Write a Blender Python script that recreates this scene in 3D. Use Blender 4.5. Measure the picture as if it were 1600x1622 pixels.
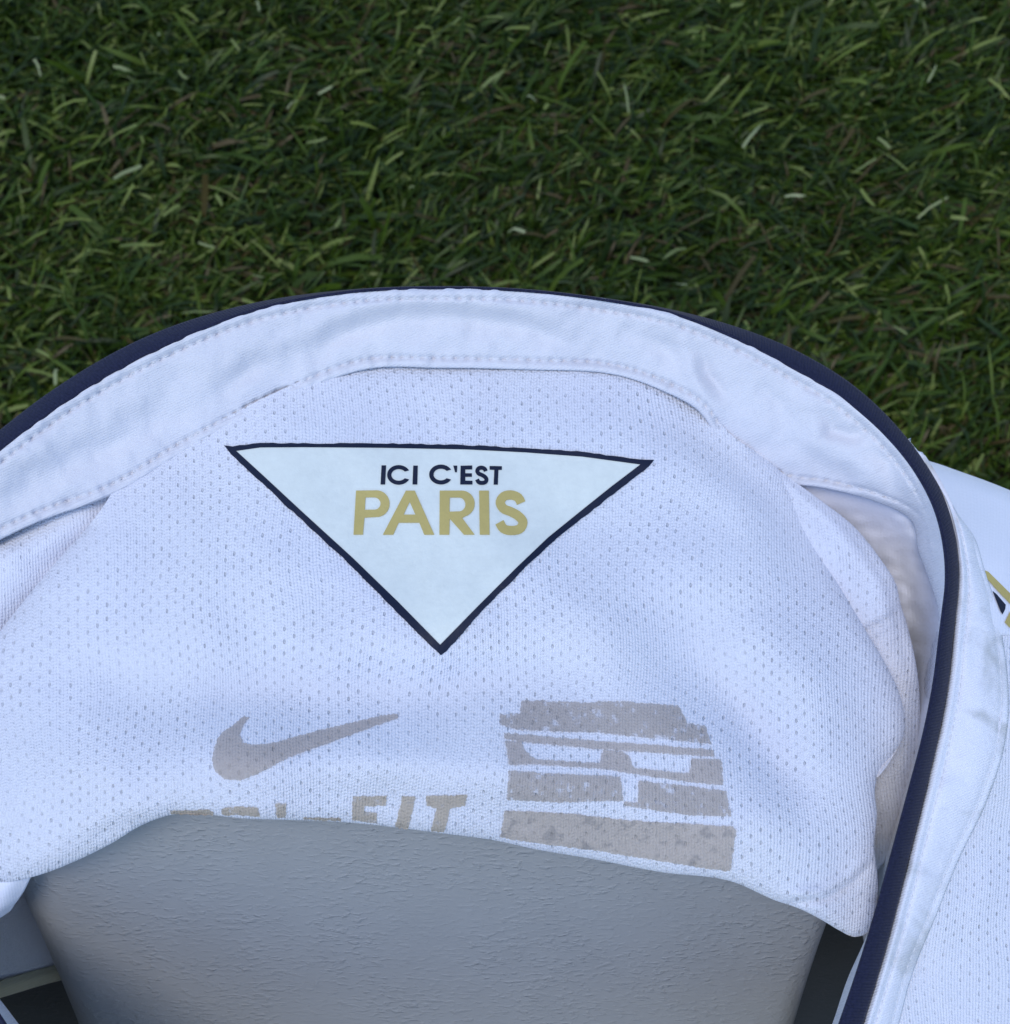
import bpy, bmesh, math, random
import numpy as np
from mathutils import Vector
from mathutils.geometry import tessellate_polygon

for o in list(bpy.data.objects):
    bpy.data.objects.remove(o)
scene = bpy.context.scene
COL = scene.collection
rng = np.random.default_rng(11)

# ------------------------------------------------------------------ camera
FPX, PITCH, CAMH = 2400.0, math.radians(60), 0.80     # focal length in photo pixels
CP = np.array([0.0, 0.0, CAMH])
AX = np.array([1.0, 0.0, 0.0])
AF = np.array([0.0, math.cos(PITCH), -math.sin(PITCH)])
AU = np.array([0.0, math.sin(PITCH), math.cos(PITCH)])
cam = bpy.data.cameras.new('camera')
camo = bpy.data.objects.new('camera', cam)
COL.objects.link(camo)
camo.location = CP
camo.rotation_euler = (math.pi / 2 - PITCH, 0, 0)
cam.sensor_fit = 'HORIZONTAL'
cam.sensor_width = 36
cam.lens = 36 * FPX / 1600
cam.clip_start = 0.01
cam.clip_end = 200
cam.dof.use_dof = True
cam.dof.focus_distance = 0.335
cam.dof.aperture_fstop = 40
scene.camera = camo

# ------------------------------------------------------------------ sky, sun, exposure
SUN_EL, SUN_AZ = math.radians(66), math.radians(-148)   # azimuth from +Y towards +X
world = bpy.data.worlds.new('World')
scene.world = world
world.use_nodes = True
wn = world.node_tree
wn.nodes.clear()
wo = wn.nodes.new('ShaderNodeOutputWorld')
wb = wn.nodes.new('ShaderNodeBackground')
sk = wn.nodes.new('ShaderNodeTexSky')
sk.sky_type = 'NISHITA'
sk.sun_disc = False
sk.sun_elevation = SUN_EL
sk.sun_rotation = SUN_AZ
sk.air_density = 1.0
sk.dust_density = 0.2
sk.ozone_density = 2.8
wb.inputs[1].default_value = 0.15
wn.links.new(sk.outputs[0], wb.inputs[0])
wn.links.new(wb.outputs[0], wo.inputs[0])
sun = bpy.data.lights.new('sun', 'SUN')
sun.energy = 0.95
sun.angle = math.radians(22)
sun.color = (1.0, 0.96, 0.90)
suno = bpy.data.objects.new('sun', sun)
COL.objects.link(suno)
sd = Vector((math.sin(SUN_AZ) * math.cos(SUN_EL), math.cos(SUN_AZ) * math.cos(SUN_EL), math.sin(SUN_EL)))
suno.rotation_euler = sd.to_track_quat('Z', 'Y').to_euler()
suno.location = (0, 0, 3)
vs = scene.view_settings
vs.view_transform = 'Standard'
vs.look = 'None'
vs.gamma = 1
vs.use_curve_mapping = False
vs.exposure = 0.56
scene.render.resolution_x = 1010
scene.render.resolution_y = 1024

# ------------------------------------------------------------------ helpers
def W(px, py, d):
    """a point of the place: photo direction (px, py) and its own distance d in metres"""
    px, py, d = np.broadcast_arrays(np.asarray(px, float), np.asarray(py, float), np.asarray(d, float))
    return (CP + AX * ((px - 800) / FPX * d)[..., None] + AU * ((811 - py) / FPX * d)[..., None]
            + AF * d[..., None])

def spline(P, n):
    """Catmull-Rom through rows of P, n samples, by chord length"""
    P = np.asarray(P, float)
    seg = np.sqrt((np.diff(P[:, :2], axis=0) ** 2).sum(1)) + 1e-6
    t = np.concatenate([[0], np.cumsum(seg)])
    if np.isscalar(n):
        u = np.linspace(0, t[-1], n)
    else:
        u = np.asarray(n) * t[-1]
    m = np.zeros_like(P)
    dP = np.diff(P, axis=0) / seg[:, None]
    m[0], m[-1] = dP[0], dP[-1]
    w0, w1 = seg[1:, None], seg[:-1, None]
    m[1:-1] = (dP[:-1] * w0 + dP[1:] * w1) / (w0 + w1)
    i = np.clip(np.searchsorted(t, u, side='right') - 1, 0, len(seg) - 1)
    h = seg[i][:, None]
    x = ((u - t[i])[:, None]) / h
    return ((2 * x**3 - 3 * x**2 + 1) * P[i] + (x**3 - 2 * x**2 + x) * h * m[i]
            + (-2 * x**3 + 3 * x**2) * P[i + 1] + (x**3 - x**2) * h * m[i + 1])

def seg_dist(px, py, pts, closed=False):
    """distance to a polyline in the photo directions"""
    pts = np.asarray(pts, float)
    best = np.full(np.shape(px), 1e9)
    n = len(pts)
    for i in range(n if closed else n - 1):
        a, b = pts[i], pts[(i + 1) % n]
        ab = b - a
        L = (ab ** 2).sum() + 1e-9
        t = np.clip(((px - a[0]) * ab[0] + (py - a[1]) * ab[1]) / L, 0, 1)
        best = np.minimum(best, np.hypot(px - a[0] - t * ab[0], py - a[1] - t * ab[1]))
    return best

def ridge(px, py, pts, sig, amp):
    """soft fold along a polyline, faded at its ends"""
    pts = np.asarray(pts, float)
    d = seg_dist(px, py, pts)
    e = 1.0
    for end in (pts[0], pts[-1]):
        e = e * (1 - 0.75 * np.exp(-((px - end[0]) ** 2 + (py - end[1]) ** 2) / (2 * (2.2 * sig) ** 2)))
    return amp * np.exp(-d ** 2 / (2 * sig ** 2)) * e

_perm = rng.permutation(512)
_gr = rng.uniform(-1, 1, 512)
def vnoise(x, y):
    xi, yi = np.floor(x).astype(int), np.floor(y).astype(int)
    fx, fy = x - xi, y - yi
    fx, fy = fx * fx * fx * (fx * (fx * 6 - 15) + 10), fy * fy * fy * (fy * (fy * 6 - 15) + 10)
    def g(a, b):
        return _gr[_perm[(_perm[a % 512] + b) % 512]]
    return (g(xi, yi) * (1 - fx) + g(xi + 1, yi) * fx) * (1 - fy) + (g(xi, yi + 1) * (1 - fx) + g(xi + 1, yi + 1) * fx) * fy

def tps(ctrl):
    """thin-plate spline of distance over photo direction"""
    c = np.asarray(ctrl, float)
    X = c[:, :2] / 800.0
    n = len(c)
    def k(r2):
        return 0.5 * r2 * np.log(r2 + 1e-12)
    r2 = ((X[:, None] - X[None]) ** 2).sum(-1)
    A = np.zeros((n + 3, n + 3))
    A[:n, :n] = k(r2) + np.eye(n) * 1e-3
    A[:n, n] = 1
    A[:n, n + 1:] = X
    A[n, :n] = 1
    A[n + 1:, :n] = X.T
    b = np.zeros(n + 3)
    b[:n] = c[:, 2]
    w = np.linalg.solve(A, b)
    def f(px, py):
        x, y = np.asarray(px, float) / 800.0, np.asarray(py, float) / 800.0
        out = w[n] + w[n + 1] * x + w[n + 2] * y
        for i in range(n):
            out = out + w[i] * k((x - X[i, 0]) ** 2 + (y - X[i, 1]) ** 2)
        return out
    return f

def link(name, me, mat, parent=None, smooth=True):
    o = bpy.data.objects.new(name, me)
    COL.objects.link(o)
    if mat:
        me.materials.append(mat)
    if smooth:
        me.polygons.foreach_set('use_smooth', np.ones(len(me.polygons), bool))
    o.parent = parent
    return o

def grid_mesh(name, P, UV, mat, parent, thick=0.0005):
    """P: (r, c, 3) points, UV: (r, c, 2)"""
    r, c = P.shape[:2]
    me = bpy.data.meshes.new(name)
    idx = np.arange(r * c).reshape(r, c)
    q = np.stack([idx[:-1, :-1], idx[1:, :-1], idx[1:, 1:], idx[:-1, 1:]], -1).reshape(-1, 4)
    me.from_pydata(P.reshape(-1, 3).tolist(), [], q.tolist())
    uv = me.uv_layers.new(name='UVMap')
    uv.data.foreach_set('uv', UV.reshape(-1, 2)[q.reshape(-1)].astype(np.float32).ravel())
    o = link(name, me, mat, parent)
    # make faces look at the camera side
    n = np.zeros(len(me.polygons) * 3)
    me.polygons.foreach_get('normal', n)
    ce = np.zeros(len(me.polygons) * 3)
    me.polygons.foreach_get('center', ce)
    if ((CP - ce.reshape(-1, 3)) * n.reshape(-1, 3)).sum() < 0:
        me.flip_normals()
    if thick:
        m = o.modifiers.new('thickness', 'SOLIDIFY')
        m.thickness = thick
        m.offset = -1
    return o

def bicubic(rows, nr, nc):
    R = np.array([spline(r, nc) for r in rows])                 # (k, nc, 3)
    return np.stack([spline(R[:, j], nr) for j in range(nc)], 1)  # (nr, nc, 3)

def patch(name, rows, nr, nc, mat, parent, disp=None, thick=0.0005, uvs=1.0):
    G = bicubic(rows, nr, nc)
    px, py, d = G[..., 0], G[..., 1], G[..., 2]
    if disp is not None:
        d = d + disp(px, py)
    return grid_mesh(name, W(px, py, d), np.stack([px * uvs, py * uvs], -1), mat, parent, thick)

def print_mesh(name, outlines, surf, eps, mat, parent, step=12.0):
    """flat ink that follows the cloth: outlines (first outer, others holes) cut on a grid and laid on surf"""
    flat = [Vector((p[0], p[1], 0)) for ol in outlines for p in ol]
    tris = tessellate_polygon([[Vector((p[0], p[1], 0)) for p in ol] for ol in outlines])
    bm = bmesh.new()
    vs_ = [bm.verts.new(v) for v in flat]
    for t in tris:
        try:
            bm.faces.new([vs_[i] for i in t])
        except ValueError:
            pass
    xs, ys = [v.x for v in flat], [v.y for v in flat]
    for axis, lo, hi in ((0, min(xs), max(xs)), (1, min(ys), max(ys))):
        k = math.ceil(lo / step) * step
        while k < hi:
            co, no = [0, 0, 0], [0, 0, 0]
            co[axis], no[axis] = k, 1
            bmesh.ops.bisect_plane(bm, geom=bm.verts[:] + bm.edges[:] + bm.faces[:], dist=1e-4, plane_co=co, plane_no=no)
            k += step
    bm.verts.index_update()
    px = np.array([v.co.x for v in bm.verts])
    py = np.array([v.co.y for v in bm.verts])
    P = W(px, py, surf(px, py) - eps)
    uvl = bm.loops.layers.uv.new('UVMap')
    for f in bm.faces:
        for l in f.loops:
            l[uvl].uv = (px[l.vert.index], py[l.vert.index])
    for i, v in enumerate(bm.verts):
        v.co = P[i]
    bm.normal_update()
    for f in bm.faces:
        if f.normal.dot(Vector(CP) - f.calc_center_median()) < 0:
            f.normal_flip()
    me = bpy.data.meshes.new(name)
    bm.to_mesh(me)
    bm.free()
    return link(name, me, mat, parent)

def tube(P, rad, n=6, cap=True):
    """vertices and faces of a tube along points P"""
    P = np.asarray(P, float)
    T = np.gradient(P, axis=0)
    T /= np.linalg.norm(T, axis=1)[:, None] + 1e-12
    ref = np.array([0.3, 0.2, 1.0])
    A = np.cross(T, ref)
    A /= np.linalg.norm(A, axis=1)[:, None]
    B = np.cross(T, A)
    rad = np.broadcast_to(rad, (len(P),))
    th = np.linspace(0, 2 * np.pi, n, endpoint=False)
    V = P[:, None] + rad[:, None, None] * (np.cos(th)[None, :, None] * A[:, None] + np.sin(th)[None, :, None] * B[:, None])
    F = []
    for i in range(len(P) - 1):
        for j in range(n):
            k = (j + 1) % n
            F.append((i * n + j, i * n + k, (i + 1) * n + k, (i + 1) * n + j))
    if cap:
        F.append(tuple(range(n))[::-1])
        F.append(tuple(range((len(P) - 1) * n, len(P) * n)))
    return V.reshape(-1, 3), F

# ------------------------------------------------------------------ materials
class NT:
    def __init__(self, name):
        self.m = bpy.data.materials.new(name)
        self.m.use_nodes = True
        self.t = self.m.node_tree
        self.t.nodes.clear()
        self.out = self.t.nodes.new('ShaderNodeOutputMaterial')
    def n(self, kind, **kw):
        nd = self.t.nodes.new(kind)
        for k, v in kw.items():
            setattr(nd, k, v)
        return nd
    def put(self, sock, v):
        if isinstance(v, bpy.types.NodeSocket):
            self.t.links.new(v, sock)
        elif v is not None:
            sock.default_value = v
    def math(self, op, a, b=None, c=None):
        nd = self.n('ShaderNodeMath', operation=op)
        self.put(nd.inputs[0], a)
        self.put(nd.inputs[1], b)
        self.put(nd.inputs[2], c)
        return nd.outputs[0]
    def noise(self, scale, detail=4, rough=0.5, vec=None, dist=0.0):
        nd = self.n('ShaderNodeTexNoise')
        nd.inputs['Scale'].default_value = scale
        nd.inputs['Detail'].default_value = detail
        nd.inputs['Roughness'].default_value = rough
        nd.inputs['Distortion'].default_value = dist
        if vec is not None:
            self.t.links.new(vec, nd.inputs['Vector'])
        return nd.outputs[0]
    def ramp(self, fac, stops):
        nd = self.n('ShaderNodeValToRGB')
        el = nd.color_ramp.elements
        while len(el) < len(stops):
            el.new(0.5)
        for e, (p, c) in zip(el, stops):
            e.position = p
            e.color = c if len(c) == 4 else (*c, 1)
        self.put(nd.inputs[0], fac)
        return nd.outputs[0]
    def mix(self, fac, a, b, blend='MIX'):
        nd = self.n('ShaderNodeMix', data_type='RGBA', blend_type=blend)
        self.put(nd.inputs[0], fac)
        self.put(nd.inputs[6], a)
        self.put(nd.inputs[7], b)
        return nd.outputs[2]
    def smooth(self, v, lo, hi):
        nd = self.n('ShaderNodeMapRange', interpolation_type='SMOOTHSTEP')
        self.put(nd.inputs[0], v)
        nd.inputs[1].default_value = lo
        nd.inputs[2].default_value = hi
        return nd.outputs[0]
    def bump(self, h, dist, strength=1.0, normal=None):
        nd = self.n('ShaderNodeBump')
        nd.inputs['Strength'].default_value = strength
        nd.inputs['Distance'].default_value = dist
        self.put(nd.inputs['Height'], h)
        if normal is not None:
            self.put(nd.inputs['Normal'], normal)
        return nd.outputs[0]
    def bsdf(self, col, rough=0.8, normal=None, sheen=0.0, spec=0.3):
        nd = self.n('ShaderNodeBsdfPrincipled')
        self.put(nd.inputs['Base Color'], col)
        self.put(nd.inputs['Roughness'], rough)
        nd.inputs['Specular IOR Level'].default_value = spec
        nd.inputs['Sheen Weight'].default_value = sheen
        nd.inputs['Sheen Roughness'].default_value = 0.5
        if normal is not None:
            self.put(nd.inputs['Normal'], normal)
        return nd.outputs[0]
    def done(self, sh):
        self.t.links.new(sh, self.out.inputs[0])
        return self.m

def knit_nodes(T, hole_r=1.0):
    """stitch ribs and the staggered eyelets of the mesh cloth, in cloth coordinates"""
    tc = T.n('ShaderNodeTexCoord')
    sp = T.n('ShaderNodeSeparateXYZ')
    T.t.links.new(tc.outputs['UV'], sp.inputs[0])
    # slight drift of the yarns
    nz = T.n('ShaderNodeTexNoise')
    nz.inputs['Scale'].default_value = 0.0035
    nz.inputs['Detail'].default_value = 1
    T.t.links.new(tc.outputs['UV'], nz.inputs['Vector'])
    sp2 = T.n('ShaderNodeSeparateColor')
    T.t.links.new(nz.outputs['Color'], sp2.inputs[0])
    u = T.math('ADD', sp.outputs[0], T.math('MULTIPLY', T.math('SUBTRACT', sp2.outputs[0], 0.5), 60.0))
    v = T.math('ADD', sp.outputs[1], T.math('MULTIPLY', T.math('SUBTRACT', sp2.outputs[1], 0.5), 40.0))
    a = T.math('DIVIDE', u, 14.4)
    col = T.math('FLOOR', a)
    odd = T.math('FLOORED_MODULO', col, 2.0)
    b = T.math('ADD', T.math('DIVIDE', v, 20.3), T.math('MULTIPLY', odd, 0.5))
    row = T.math('FLOOR', b)
    wn_ = T.n('ShaderNodeTexWhiteNoise', noise_dimensions='2D')
    cb = T.n('ShaderNodeCombineXYZ')
    T.put(cb.inputs[0], col)
    T.put(cb.inputs[1], row)
    T.t.links.new(cb.outputs[0], wn_.inputs['Vector'])
    rnd = wn_.outputs['Value']
    fa = T.math('MULTIPLY', T.math('SUBTRACT', T.math('FRACT', a), 0.5), 14.4)
    fb = T.math('MULTIPLY', T.math('SUBTRACT', T.math('FRACT', b), T.math('MULTIPLY_ADD', rnd, 0.14, 0.43)), 20.3)
    ex = T.math('DIVIDE', fa, 2.1 * hole_r)
    ey = T.math('DIVIDE', fb, 3.9 * hole_r)
    dd = T.math('SQRT', T.math('ADD', T.math('MULTIPLY', ex, ex), T.math('MULTIPLY', ey, ey)))
    hole = T.math('SUBTRACT', 1.0, T.smooth(dd, 0.45, 1.25))
    hole = T.math('MULTIPLY', hole, T.math('MULTIPLY_ADD', rnd, 0.6, 0.4))
    hole = T.math('MULTIPLY', hole, T.math('MULTIPLY_ADD', T.smooth(T.noise(0.0045, 2, 0.5, tc.outputs['UV']), 0.36, 0.58), 0.5, 0.5))
    rib = T.math('MULTIPLY_ADD', T.math('SINE', T.math('MULTIPLY', u, 2 * math.pi / 4.8)), 0.5, 0.5)
    loop = T.math('MULTIPLY_ADD', T.math('SINE', T.math('ADD', T.math('MULTIPLY', v, 2 * math.pi / 5.1),
                  T.math('MULTIPLY', T.math('SINE', T.math('MULTIPLY', u, 2 * math.pi / 14.4)), 1.5))), 0.5, 0.5)
    fz = T.noise(0.22, 4, 0.7, tc.outputs['UV'])
    h = T.math('ADD', T.math('MULTIPLY', rib, 0.55), T.math('MULTIPLY', loop, 0.35))
    h = T.math('ADD', h, T.math('MULTIPLY', fz, 1.6))
    h = T.math('SUBTRACT', h, T.math('MULTIPLY', hole, 1.5))
    return tc.outputs['UV'], hole, h

WHITE = (0.84, 0.84, 0.90, 1)
def knit_material(name, holes=0.24, hole_r=0.88, dist=0.00025, col=WHITE):
    T = NT(name)
    uv, hole, h = knit_nodes(T, hole_r)
    tint = T.ramp(T.noise(0.004, 3, 0.5, uv), [(0.3, (col[0] * .97, col[1] * .97, col[2], 1)), (0.7, col)])
    sh = T.bsdf(tint, 0.85, T.bump(h, dist), sheen=0.25, spec=0.15)
    tr = T.n('ShaderNodeBsdfTransparent').outputs[0]
    mx = T.n('ShaderNodeMixShader')
    T.put(mx.inputs[0], T.math('MULTIPLY', hole, holes))
    T.put(mx.inputs[1], sh)
    T.put(mx.inputs[2], tr)
    return T.done(mx.outputs[0])

def twill_material(name, col=WHITE, dist=0.00012, stain=0.0):
    T = NT(name)
    tc = T.n('ShaderNodeTexCoord')
    uv = tc.outputs['UV']
    sp = T.n('ShaderNodeSeparateXYZ')
    T.t.links.new(uv, sp.inputs[0])
    w = T.math('SINE', T.math('MULTIPLY', T.math('ADD', sp.outputs[0], T.math('MULTIPLY', sp.outputs[1], 2.2)), 2 * math.pi / 9.5))
    h = T.math('ADD', T.math('MULTIPLY', w, 0.25), T.math('MULTIPLY', T.noise(0.28, 4, 0.65, uv), 1.2))
    h = T.math('ADD', h, T.math('MULTIPLY', T.noise(0.03, 3, 0.5, uv), 5.0))
    c = T.ramp(T.noise(0.006, 3, 0.5, uv), [(0.3, (col[0] * .96, col[1] * .96, col[2] * .97, 1)), (0.7, col)])
    if stain:
        s = T.smooth(T.noise(0.011, 3, 0.55, uv, 0.4), 0.5, 0.72)
        c = T.mix(T.math('MULTIPLY', s, stain), c, (0.36, 0.37, 0.34, 1))
    return T.done(T.bsdf(c, 0.85, T.bump(h, dist), sheen=0.25, spec=0.15))

M_knit = knit_material('white_mesh_knit')
M_knit_fine = knit_material('white_mesh_knit_fine', holes=0.22, hole_r=0.82, dist=0.0002)
M_smooth_eyelet = knit_material('white_mesh_knit_sparse', holes=0.10, hole_r=0.8, dist=0.00018)
M_smooth = knit_material('white_smooth_knit', holes=0.0, hole_r=0.01, dist=0.00004)
M_twill = twill_material('white_collar_cloth', (0.73, 0.72, 0.76, 1))
M_twill_worn = twill_material('white_collar_cloth_worn', stain=0.6)
M_thread = twill_material('white_thread', (0.72, 0.72, 0.75, 1))
M_cream = twill_material('cream_tape', (0.50, 0.45, 0.30, 1))
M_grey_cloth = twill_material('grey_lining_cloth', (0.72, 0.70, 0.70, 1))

def navy_material():
    T = NT('navy_rib_knit')
    tc = T.n('ShaderNodeTexCoord')
    sp = T.n('ShaderNodeSeparateXYZ')
    T.t.links.new(tc.outputs['UV'], sp.inputs[0])
    w = T.math('SINE', T.math('MULTIPLY', T.math('ADD', sp.outputs[0], T.math('MULTIPLY', sp.outputs[1], 0.35)), 2 * math.pi / 6.0))
    h = T.math('ADD', T.math('MULTIPLY', w, 0.5), T.noise(0.25, 3, 0.6, tc.outputs['UV']))
    c = T.ramp(T.noise(0.2, 3, 0.6, tc.outputs['UV']), [(0.3, (0.008, 0.010, 0.030)), (0.75, (0.020, 0.023, 0.060))])
    return T.done(T.bsdf(c, 0.8, T.bump(h, 0.0001), sheen=0.08, spec=0.2))
M_navy = navy_material()

def ink_material(name, col, rough=0.5, dist=0.00002, knit=False, speck=None, spots=None, opacity=1.0):
    T = NT(name)
    if knit:
        uv, hole, h = knit_nodes(T)
        nrm = T.bump(h, 0.00016)
    else:
        uv = T.n('ShaderNodeTexCoord').outputs['UV']
        nrm = T.bump(T.noise(0.12, 4, 0.6, uv), 0.00012)
    c = T.ramp(T.noise(0.05, 4, 0.6, uv), [(0.3, tuple(x * 0.93 for x in col)), (0.7, col)])
    if spots:
        s = T.smooth(T.noise(0.045, 2, 0.6, uv, 0.3), 0.52, 0.68)
        c = T.mix(T.math('MULTIPLY', s, 0.45), c, spots)
    sh = T.bsdf(c, rough, nrm, spec=0.25)
    fac = None
    if speck:
        # worn rows of tiny characters: gaps between strokes and between rows
        sp = T.n('ShaderNodeSeparateXYZ')
        T.t.links.new(uv, sp.inputs[0])
        vr = T.math('DIVIDE', T.math('SUBTRACT', sp.outputs[1], T.math('MULTIPLY', sp.outputs[0], 0.075)), 13.0)
        ur = T.math('DIVIDE', T.math('ADD', sp.outputs[0], T.math('MULTIPLY', T.noise(0.2, 2, 0.5, uv), 5.0)), 4.5)
        cb = T.n('ShaderNodeCombineXYZ')
        T.put(cb.inputs[0], T.math('FLOOR', ur))
        T.put(cb.inputs[1], T.math('FLOOR', T.math('MULTIPLY', vr, 2.0)))
        wh = T.n('ShaderNodeTexWhiteNoise', noise_dimensions='2D')
        T.t.links.new(cb.outputs[0], wh.inputs['Vector'])
        gap = T.smooth(wh.outputs['Value'], 0.70, 0.78)
        rowgap = T.smooth(T.math('ABSOLUTE', T.math('SUBTRACT', T.math('FRACT', vr), 0.5)), 0.40, 0.47)
        fac = T.math('MULTIPLY', T.math('MAXIMUM', gap, T.math('MULTIPLY', rowgap, 0.6)), T.smooth(T.noise(0.05, 3, 0.6, uv), 0.38, 0.62))
        fac = T.math('MULTIPLY', fac, speck)
    if knit:
        hf = T.math('MULTIPLY', hole, 0.3)
        fac = T.math('MAXIMUM', fac, hf) if fac else hf
        fac = T.math('MAXIMUM', fac, 1 - opacity)
        # ragged ink edge is left to the knit: eyelets and gaps show the cloth below
    if fac is not None:
        mx = T.n('ShaderNodeMixShader')
        T.put(mx.inputs[0], fac)
        T.put(mx.inputs[1], sh)
        T.put(mx.inputs[2], T.n('ShaderNodeBsdfTransparent').outputs[0])
        sh = mx.outputs[0]
    return T.done(sh)

M_field = ink_material('pale_print_film', (0.76, 0.79, 0.73), 0.45)
M_border = ink_material('navy_print', (0.008, 0.013, 0.035), 0.5)
M_gold = ink_material('gold_print', (0.54, 0.43, 0.15), 0.45)
M_taupe = ink_material('taupe_ink', (0.58, 0.50, 0.45), 0.8, knit=True, opacity=0.70)
M_taupe_text = ink_material('taupe_ink_text', (0.55, 0.48, 0.435), 0.8, knit=True, speck=0.85, opacity=0.74)
M_taupe_spot = ink_material('taupe_ink_spotted', (0.62, 0.53, 0.46), 0.8, knit=True, spots=(0.20, 0.19, 0.19, 1), opacity=0.74)
M_tan = ink_material('tan_ink', (0.60, 0.50, 0.39), 0.8, knit=True, opacity=0.72, speck=0.6)

def plastic_material(name, c0, c1, grain=1.0):
    T = NT(name)
    tc = T.n('ShaderNodeTexCoord')
    ob = tc.outputs['Object']
    mp = T.n('ShaderNodeMapping')
    mp.inputs['Scale'].default_value = (0.55, 1.0, 1.0)
    T.t.links.new(ob, mp.inputs[0])
    big = T.noise(820, 2, 0.5, mp.outputs[0], 0.25)
    fine = T.noise(2200, 2, 0.6, ob)
    dens = T.smooth(T.noise(45, 2, 0.5, ob), 0.35, 0.65)
    crest = T.math('MULTIPLY', T.smooth(big, 0.44, 0.84), T.math('MULTIPLY_ADD', dens, 0.8, 0.5))
    mpv = T.n('ShaderNodeMapping')
    mpv.inputs['Scale'].default_value = (420, 60, 22)
    T.t.links.new(ob, mpv.inputs[0])
    h = T.math('ADD', T.math('MULTIPLY', crest, 1.5), T.math('MULTIPLY', fine, 0.16))
    h = T.math('ADD', h, T.math('MULTIPLY', T.noise(1.0, 2, 0.5, mpv.outputs[0]), 0.22))
    c = T.ramp(T.noise(70, 5, 0.7, ob), [(0.25, c0), (0.75, c1)])
    c = T.mix(T.math('MULTIPLY', T.smooth(fine, 0.6, 0.75), 0.12), c, (0.42, 0.41, 0.40, 1))
    nrm = T.bump(h, 0.00016 * grain, 1.0)
    return T.done(T.bsdf(c, 0.46, nrm, spec=0.45))
M_plastic = plastic_material('grey_grained_plastic', (0.325, 0.322, 0.32), (0.35, 0.347, 0.345))
M_gap_shade = plastic_material('gap_shade_dark', (0.035, 0.037, 0.040), (0.045, 0.047, 0.05), 0.3)  # dark colour stands for the shade in the gaps beside the backrest

def soil_material():
    T = NT('dark_soil')
    ob = T.n('ShaderNodeTexCoord').outputs['Object']
    c = T.ramp(T.noise(60, 6, 0.65, ob), [(0.3, (0.006, 0.007, 0.003)), (0.55, (0.016, 0.014, 0.007)), (0.8, (0.04, 0.033, 0.018))])
    return T.done(T.bsdf(c, 0.95, T.bump(T.noise(120, 5, 0.6, ob), 0.006)))
M_soil = soil_material()

def grass_material():
    T = NT('grass_blade')
    at = T.n('ShaderNodeAttribute', attribute_name='tone')
    tone = at.outputs['Fac']
    c = T.ramp(tone, [(0.00, (0.095, 0.066, 0.026)), (0.09, (0.070, 0.056, 0.016)), (0.13, (0.014, 0.029, 0.003)),
                      (0.45, (0.034, 0.064, 0.005)), (0.72, (0.063, 0.104, 0.009)), (0.90, (0.150, 0.195, 0.034)),
                      (0.955, (0.19, 0.23, 0.055)), (0.97, (0.22, 0.26, 0.10)), (1.0, (0.38, 0.41, 0.22))])
    ob = T.n('ShaderNodeTexCoord').outputs['Object']
    c = T.mix(0.5, c, T.ramp(T.noise(5, 3, 0.6, ob), [(0.3, (0.62, 0.66, 0.60)), (0.7, (1.35, 1.28, 1.2))]), 'MULTIPLY')
    sh = T.bsdf(c, 0.45, spec=0.26)
    tl = T.n('ShaderNodeBsdfTranslucent')
    T.put(tl.inputs[0], c)
    mx = T.n('ShaderNodeMixShader')
    mx.inputs[0].default_value = 0.2
    T.put(mx.inputs[1], sh)
    T.put(mx.inputs[2], tl.outputs[0])
    return T.done(mx.outputs[0])
M_grass = grass_material()

# ------------------------------------------------------------------ ground
me = bpy.data.meshes.new('lawn')
n = 60
gx = np.linspace(-1, 1, n) ** 3 * 40
gy = np.linspace(-1, 1, n) ** 3 * 40 + 0.6
GX, GY = np.meshgrid(gx, gy)
def ground_z(x, y):
    return 0.006 * vnoise(x * 7 + 50, y * 7 + 50) + 0.003 * vnoise(x * 21 + 9, y * 21 + 4)
GP = np.stack([GX, GY, np.where(np.hypot(GX, GY) < 4, ground_z(GX, GY), 0)], -1)
idx = np.arange(n * n).reshape(n, n)
me.from_pydata(GP.reshape(-1, 3).tolist(), [], np.stack([idx[:-1, :-1], idx[:-1, 1:], idx[1:, 1:], idx[1:, :-1]], -1).reshape(-1, 4).tolist())
lawn = link('lawn', me, M_soil)
lawn['kind'] = 'structure'
lawn['label'] = 'dark soil of the lawn under the grass'
lawn['category'] = 'ground'

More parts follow.
